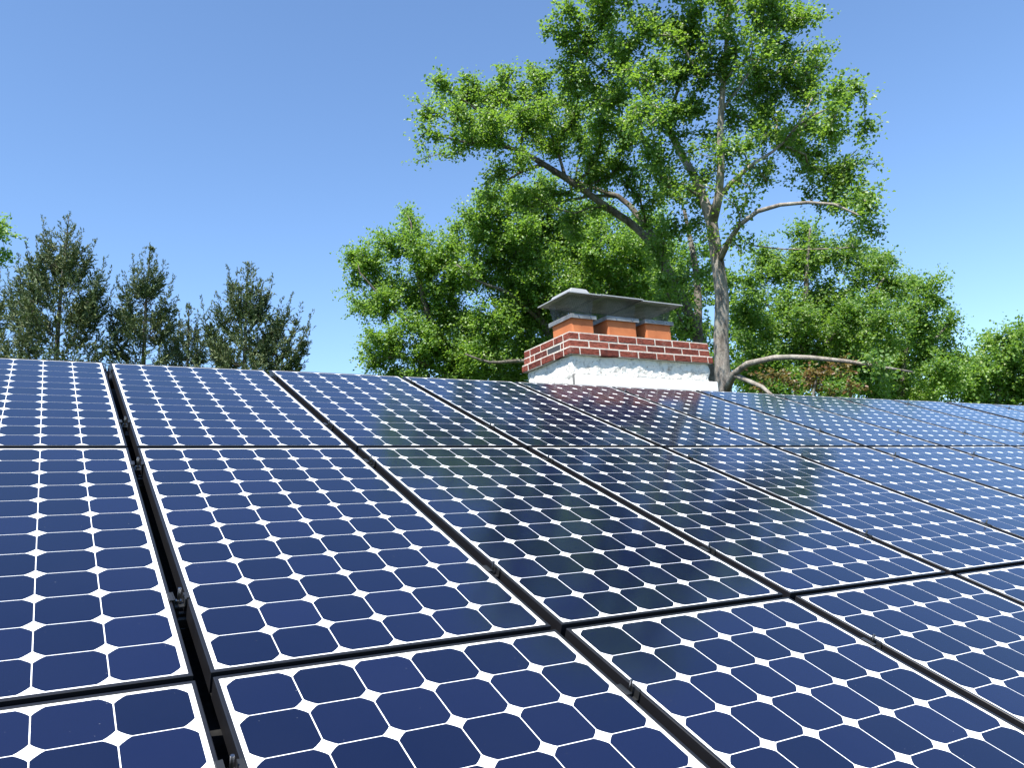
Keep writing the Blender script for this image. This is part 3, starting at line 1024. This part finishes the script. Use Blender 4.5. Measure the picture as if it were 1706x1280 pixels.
root = plant('maple_tree', 'bright green broadleaf tree farthest left of the chimney, its left side feathering into sky', 'tree', T)
T.wood('trunk', M['bark_dark'], root)
T.leaves('crown', M['leaf_b'], root, 189, 0.48, 0.073)
settle(root)

T = Tree(24.0, 24)
T.limb([(950, 660, 0, 8.2), (930, 590, 0, 7.5), (905, 540, 0, 6.8), (880, 490, 0, 6), (862, 440, 0, 4.5), (850, 390, 0, 3), (845, 340, 0, 1.5)])
T.limb([(925, 580, 0, 4.5), (960, 520, 0.5, 4.1), (990, 470, 0.9, 3), (1020, 420, 1.2, 1.9)])
T.limb([(905, 540, 0, 3.8), (850, 490, -0.8, 3), (800, 470, -1.2, 2.2), (760, 440, -1.4, 1.2)])
T.limb([(940, 620, 0, 4.5), (900, 605, -1.0, 4.1), (860, 602, -1.5, 3.4), (815, 604, -2.0, 2.4), (775, 590, -2.3, 1.4)])
bl = [(770, 400, 34), (800, 352, 34), (842, 335, 44), (890, 350, 40), (830, 400, 50), (880, 410, 55), (932, 392, 42), (800, 450, 50), (850, 470, 55), (910, 460, 55), (960, 430, 48), (1010, 402, 46), (970, 490, 50),
      (1030, 460, 50), (1070, 418, 40), (820, 540, 50), (870, 530, 50), (800, 600, 42), (850, 596, 40), (1088, 468, 36), (1010, 520, 44), (1080, 372, 30), (780, 372, 20), (920, 530, 46), (890, 590, 40), (840, 640, 40),
      (930, 600, 40), (1060, 510, 40), (1100, 540, 36), (820, 610, 36), (860, 380, 36), (960, 370, 40), (1000, 350, 36), (1050, 400, 44), (900, 320, 34), (1100, 420, 40), (1110, 480, 40)]
T.grow(T.targets(bl, 8.2))
root = plant('maple_tree', 'dense bright green broadleaf tree directly behind the left half of the chimney', 'tree', T)
T.wood('trunk', M['bark_dark'], root)
T.leaves('crown', M['leaf_b'], root, 189, 0.48, 0.073)
settle(root)

# a darker tree filling in behind those two
T = Tree(31.0, 25)
T.limb([(1010, 660, 0, 6.8), (1005, 600, 0, 6), (990, 540, 0, 4.9), (985, 480, 0, 3.4), (980, 420, 0, 1.7)])
bl = [(900, 420, 50), (960, 450, 60), (1020, 480, 60), (1080, 450, 50), (870, 500, 55), (940, 530, 60), (1010, 560, 60), (1080, 530, 60), (1140, 500, 50), (1150, 570, 50), (840, 570, 50), (900, 610, 50), (780, 610, 46), (760, 560, 40), (1130, 440, 30), (1190, 480, 36), (1205, 550, 40), (1185, 620, 44), (1160, 430, 34), (1225, 620, 36), (1230, 500, 30), (1120, 610, 40)]
T.grow(T.targets(bl, 4.0))
root = plant('broadleaf_tree', 'darker green tree standing behind the chimney cap, deep among the others', 'tree', T)
T.wood('trunk', M['bark_dark'], root)
T.leaves('crown', M['leaf_c'], root, 90, 0.6, 0.115)
settle(root)

# --- right of the tall trunk
T = Tree(23.5, 26)
T.limb([(1330, 680, 0, 6.8), (1335, 620, 0, 6.4), (1340, 560, 0, 5.6), (1342, 500, 0, 4.5), (1345, 440, 0, 3), (1350, 380, 0, 1.5)])
T.limb([(1336, 600, 0, 3.8), (1390, 560, -0.5, 3.4), (1440, 510, -0.8, 2.7), (1475, 460, -1, 1.5)])
T.limb([(1340, 560, 0, 3), (1290, 520, 0.5, 2.5), (1255, 480, 0.8, 1.5)])
bl = [(1235, 475, 32), (1272, 432, 30), (1300, 460, 38), (1328, 402, 26), (1345, 372, 18), (1360, 430, 38), (1400, 435, 36), (1440, 458, 36), (1462, 430, 18), (1480, 482, 34), (1490, 440, 14), (1245, 530, 42), (1310, 530, 46),
      (1370, 512, 46), (1430, 528, 46), (1480, 550, 44), (1270, 590, 40), (1340, 580, 46), (1405, 590, 44), (1250, 620, 34), (1310, 640, 44), (1380, 650, 40), (1440, 630, 44), (1352, 395, 20), (1330, 440, 26)]
T.grow(T.targets(bl, 8.2))
root = plant('maple_tree', 'green broadleaf tree standing just right of the tall grey trunk', 'tree', T)
T.wood('trunk', M['bark_dark'], root)
T.leaves('crown', M['leaf'], root, 189, 0.48, 0.073)
settle(root)

T = Tree(25.5, 27)
T.limb([(1500, 690, 0, 6), (1505, 640, 0, 5.2), (1510, 590, 0, 4.5), (1518, 540, 0, 3.3), (1530, 490, 0, 1.8)])
T.limb([(1506, 620, 0, 3), (1545, 580, 0.4, 2.4), (1580, 540, 0.6, 1.5)])
bl = [(1512, 462, 18), (1500, 490, 30), (1552, 478, 20), (1570, 470, 8), (1545, 505, 26), (1530, 525, 38), (1580, 532, 14), (1596, 545, 9), (1555, 560, 38), (1585, 600, 30), (1520, 590, 42), (1475, 600, 42), (1560, 630, 40), (1500, 650, 44),
      (1440, 580, 40), (1545, 665, 30), (1592, 640, 26), (1450, 660, 36)]
T.grow(T.targets(bl, 8.2))
root = plant('maple_tree', 'green broadleaf tree at right with small tufts reaching into the sky', 'tree', T)
T.wood('trunk', M['bark_dark'], root)
T.leaves('crown', M['leaf_b'], root, 189, 0.48, 0.074)
settle(root)

T = Tree(31.0, 28)
T.limb([(1660, 720, 0, 4.5), (1662, 660, 0, 3.8), (1668, 610, 0, 2.7), (1672, 565, 0, 1.5)])
bl = [(1600, 625, 28), (1640, 640, 34), (1690, 650, 40), (1650, 582, 20), (1690, 562, 24), (1645, 562, 12), (1685, 600, 34), (1610, 660, 30), (1560, 660, 30), (1640, 606, 26), (1720, 580, 40), (1730, 640, 40), (1530, 670, 30), (1665, 575, 26), (1700, 600, 40), (1620, 600, 20), (1705, 550, 18), (1640, 670, 34), (1700, 680, 40), (1675, 640, 36), (1625, 640, 36)]
T.grow(T.targets(bl, 5.5))
root = plant('broadleaf_tree', 'distant green tree at the right edge above the far panels', 'tree', T)
T.wood('trunk', M['bark_dark'], root)
T.leaves('crown', M['leaf_b'], root, 108, 0.6, 0.105)
settle(root)

# darker growth behind the right-hand trees
T = Tree(28.0, 29)
T.limb([(1380, 700, 0, 5.2), (1380, 640, 0, 4.5), (1376, 580, 0, 3.4), (1372, 520, 0, 1.8)])
bl = [(1240, 560, 50), (1290, 500, 46), (1300, 600, 56), (1360, 560, 56), (1400, 520, 50), (1440, 570, 50), (1390, 630, 50), (1470, 630, 50), (1260, 640, 46), (1510, 600, 40)]
T.grow(T.targets(bl, 4.2))
root = plant('broadleaf_tree', 'dark green tree in the shade behind the low curved limb', 'tree', T)
T.wood('trunk', M['bark_dark'], root)
T.leaves('crown', M['leaf_c'], root, 90, 0.6, 0.115)
settle(root)

T = Tree(18.5, 30)
T.limb([(1350, 720, 0, 3.8), (1352, 690, 0, 3), (1356, 650, 0, 2.2), (1362, 625, 0, 1.2)])
bl = [(1280, 622, 22), (1320, 640, 26), (1360, 622, 24), (1400, 620, 22), (1425, 645, 22), (1350, 660, 26), (1270, 648, 20), (1440, 612, 14)]
T.grow(T.targets(bl, 6))
root = plant('red_leaved_tree', 'small reddish-brown leaved tree below the low curved limb', 'tree', T)
T.wood('trunk', M['bark_dark'], root)
T.leaves('crown', M['leaf_red'], root, 36, 0.3, 0.085)
settle(root)

# --- twigs of a tree entering at the left edge
T = Tree(20.0, 31)
T.limb([(-150, 640, 0, 12), (-140, 560, 0, 10), (-120, 480, 0, 8), (-90, 420, 0, 5), (-50, 395, 0, 3), (-10, 390, 0, 1.6)])
bl = [(2, 364, 14), (10, 392, 12), (-15, 395, 26), (2, 412, 10), (-30, 360, 24), (-60, 420, 40), (-100, 380, 50), (-120, 450, 60), (-4, 432, 7), (-80, 500, 50), (-150, 520, 60), (-160, 400, 60)]
T.grow(T.targets(bl, 6))
root = plant('maple_tree', 'tree at the left edge, only a bright green leafy branch tip showing', 'tree', T)
T.wood('trunk', M['bark_dark'], root)
T.leaves('crown', M['leaf_b'], root, 108, 0.40, 0.078)
settle(root)

# --- conifers
def conifer(depth, seed, main, w, n, spires, label):
    main = [(a, b, c, r * 0.62) for a, b, c, r in main]
    n = int(n * 1.35)
    w *= 1.12
    """main: trunk polyline in px; w: crown radius 4.5 m below the apex; spires: (px, py, dz) of secondary leader tips"""
    T = Tree(depth, seed)
    R = T.rng
    T.limb(main)
    up = np.array([0, 0, 1.0])
    apex = W(main[-1][0], main[-1][1], depth)
    foot = T.pos[0]
    S = np.array(T.pos)
    tips, dirs = [], []
    def branch(a_node, t, spread, out, leafy=0.35, step=0.22):
        a = np.array(T.pos[a_node])
        L = np.linalg.norm(t - a)
        m_ = max(3, int(L / step))
        c = a + out * spread * 0.72 + up * (t[2] - a[2]) * 0.18
        par = a_node
        last = []
        for kk in range(1, m_ + 1):
            u = kk / m_
            qp = (1 - u) ** 2 * a + 2 * u * (1 - u) * c + u * u * t
            T.pos.append(qp); T.par.append(par); T.fix.append(0); T.plen.append(0)
            par = len(T.pos) - 1
            d = unit(2 * (1 - u) * (c - a) + 2 * u * (t - c))
            if u >= leafy:
                tips.append(qp); dirs.append(d)
                last.append((par, qp, d))
        T.tips.append(par)
        return last
    # spires: strong upright secondary leaders that make the ragged outline
    nodes = []
    for (px, py, dz) in spires:
        t = W(px, py, depth + dz)
        base = np.array([apex[0], apex[1], 0])
        out = unit((t - base) * np.array([1, 1, 0]))
        spread = np.linalg.norm((t - base)[:2])
        hb = t[2] - spread * 0.9 - 1.0
        j = int(np.argmin(np.abs(S[:, 2] - hb)))
        nodes.append((branch(j, t, spread, out, 0.25, 0.08), t))
    # whorls of upswept branches round the trunk
    hmax = apex[2] - 3.2
    for q in range(int(n * 1.75)):
        dd_ = hmax * (R.random() ** 0.85)
        rr = w * min(1.25, (dd_ / 4.5) ** 0.8)
        spread = rr * (0.5 + 0.62 * R.random()) + 0.03
        az = R.random() * 2 * math.pi
        out = np.array([math.cos(az), math.sin(az), 0])
        h = apex[2] - dd_
        t = np.array([apex[0], apex[1], 0]) + out * spread + up * h
        hb = h - spread * (0.35 + 0.45 * R.random()) - 0.05
        j = int(np.argmin(np.abs(S[:, 2] - hb)))
        t[:2] += (S[j][:2] - apex[:2])
        lst = branch(j, t, spread, out)
        for (pn, qp, d) in lst[::2]:             # forked side branchlets
            if R.random() < 0.75 and spread > 0.5:
                sd2 = unit(np.cross(d, up)) * (1 if R.random() < 0.5 else -1)
                dv = unit(d + sd2 * 0.8 + up * 0.35)
                branch(pn, qp + dv * (0.25 + 0.35 * R.random()), 0.1, dv, 0.3)
    for lst, t in nodes:                         # branchlets on the spires
        for (pn, qp, d) in lst[:-5:3]:
            for k in range(3):
                az = R.random() * 2 * math.pi
                gap = np.linalg.norm(t - qp)
                dv = unit(np.array([math.cos(az), math.sin(az), 0.95]))
                branch(pn, qp + dv * (0.06 + 0.20 * min(1.0, gap) * (0.4 + R.random())), 0.05, dv, 0.2)
    zt = apex[2]
    for qp in S[S[:, 2] > zt - 1.6]:
        for k in range(4):
            tips.append(qp + np.array([0, 0, -0.25 * R.random()])); dirs.append(up)
    root = plant('conifer', label, 'tree', T, 'dark conifers on the left skyline')
    T.wood('trunk', M['bark_old'], root, 0.004)
    tips = np.array(tips); dirs = np.array(dirs)
    NS, NL = 2, 9                                # sprays per station, needle tufts per spray
    idx = np.repeat(np.arange(len(tips)), NS)
    dd = unit(dirs[idx] * 1.0 + R.normal(size=(len(idx), 3)) * 0.36 + np.array([0, 0, 0.08]))
    ends = np.array([apex] + [t for _, t in nodes])
    near = np.min(np.linalg.norm(tips[:, None, :] - ends[None], axis=2), axis=1)
    thin = np.clip(near / 1.0, 0.35, 1.0)[idx][:, None]     # sprays shorten towards every leader tip
    ln = 0.36 * (0.4 + 0.8 * R.random((len(idx), 1))) * thin
    st = tips[idx] + R.normal(size=(len(idx), 3)) * 0.03
    idx2 = np.repeat(np.arange(len(idx)), NL)
    s = np.tile((np.arange(NL) + 0.5) / NL, len(idx))[:, None]
    base = st[idx2] + dd[idx2] * ln[idx2] * s
    ax = unit(dd[idx2] * 1.0 + R.normal(size=(len(base), 3)) * 0.5)
    nr = unit(R.normal(size=(len(base), 3)) + np.array([0, 0, 0.4]) + np.array(sd) * 0.5)
    nr = unit(nr - ax * np.sum(nr * ax, axis=1, keepdims=True))
    T.emit('crown', M['needle'], root, base, ax, np.cross(nr, ax), nr, 0.092 * (0.6 + 0.8 * R.random((len(base), 1))) * (0.4 + 0.6 * thin[idx2]), 0.32)
    settle(root)

D = 26.0
conifer(D, 41, [(92, 640, 0, 7), (96, 560, 0, 5.5), (102, 480, 0, 4), (109, 420, 0, 2.4), (115, 360, 0, 0.8)], 1.75, 190,
        [(72, 364, 0.3), (86, 385, 0.6), (44, 402, -0.4), (30, 425, 0.5), (136, 388, 0.4), (160, 402, 0.3), (176, 432, -0.5), (186, 448, 0.3), (14, 455, 0.5), (188, 480, 0.3), (60, 400, -0.6), (128, 400, -0.6)],
        'largest double-topped dark conifer at far left of the skyline')
conifer(D + 1, 42, [(238, 650, 0, 6), (240, 580, 0, 5), (243, 510, 0, 3.5), (247, 460, 0, 2), (250, 410, 0, 0.8)], 1.25, 165,
        [(222, 426, 0.4), (274, 436, 0.3), (236, 440, -0.5), (262, 430, -0.3), (196, 462, 0.3), (288, 462, -0.3), (184, 500, 0.3), (296, 496, 0.2), (208, 456, -0.4)],
        'slender dark conifer second from left, with a spiky top')
conifer(D - 1, 43, [(406, 660, 0, 6), (408, 600, 0, 5), (409, 540, 0, 3.5), (411, 490, 0, 2.2), (413, 434, 0, 0.8)], 1.55, 170,
        [(380, 446, 0.3), (396, 455, -0.4), (438, 470, 0.4), (455, 464, 0.3), (486, 492, -0.3), (503, 510, 0.3), (519, 522, -0.2), (336, 500, 0.3), (362, 488, -0.4), (470, 500, 0.6), (348, 520, 0.3), (518, 548, 0.2)],
        'open branched dark conifer nearest the broadleaf trees, right-hand one of the conifers')
conifer(D + 3, 44, [(312, 660, 0, 4), (313, 600, 0, 3), (314, 550, 0, 2), (315, 506, 0, 0.8)], 1.1, 90,
        [(298, 520, 0.3), (330, 524, 0.3), (342, 548, -0.3), (288, 540, -0.3)],
        'lowest dark conifer, filling the dip between the second and the right-hand conifer')
conifer(D + 2, 45, [(-40, 660, 0, 7), (-35, 580, 0, 6), (-30, 500, 0, 4), (-25, 440, 0, 0.8)], 1.7, 130,
        [(2, 448, 0.3), (-10, 445, -0.4), (-50, 460, 0.3), (12, 480, 0.4)],
        'dark conifer at the left picture edge, cut off by it')
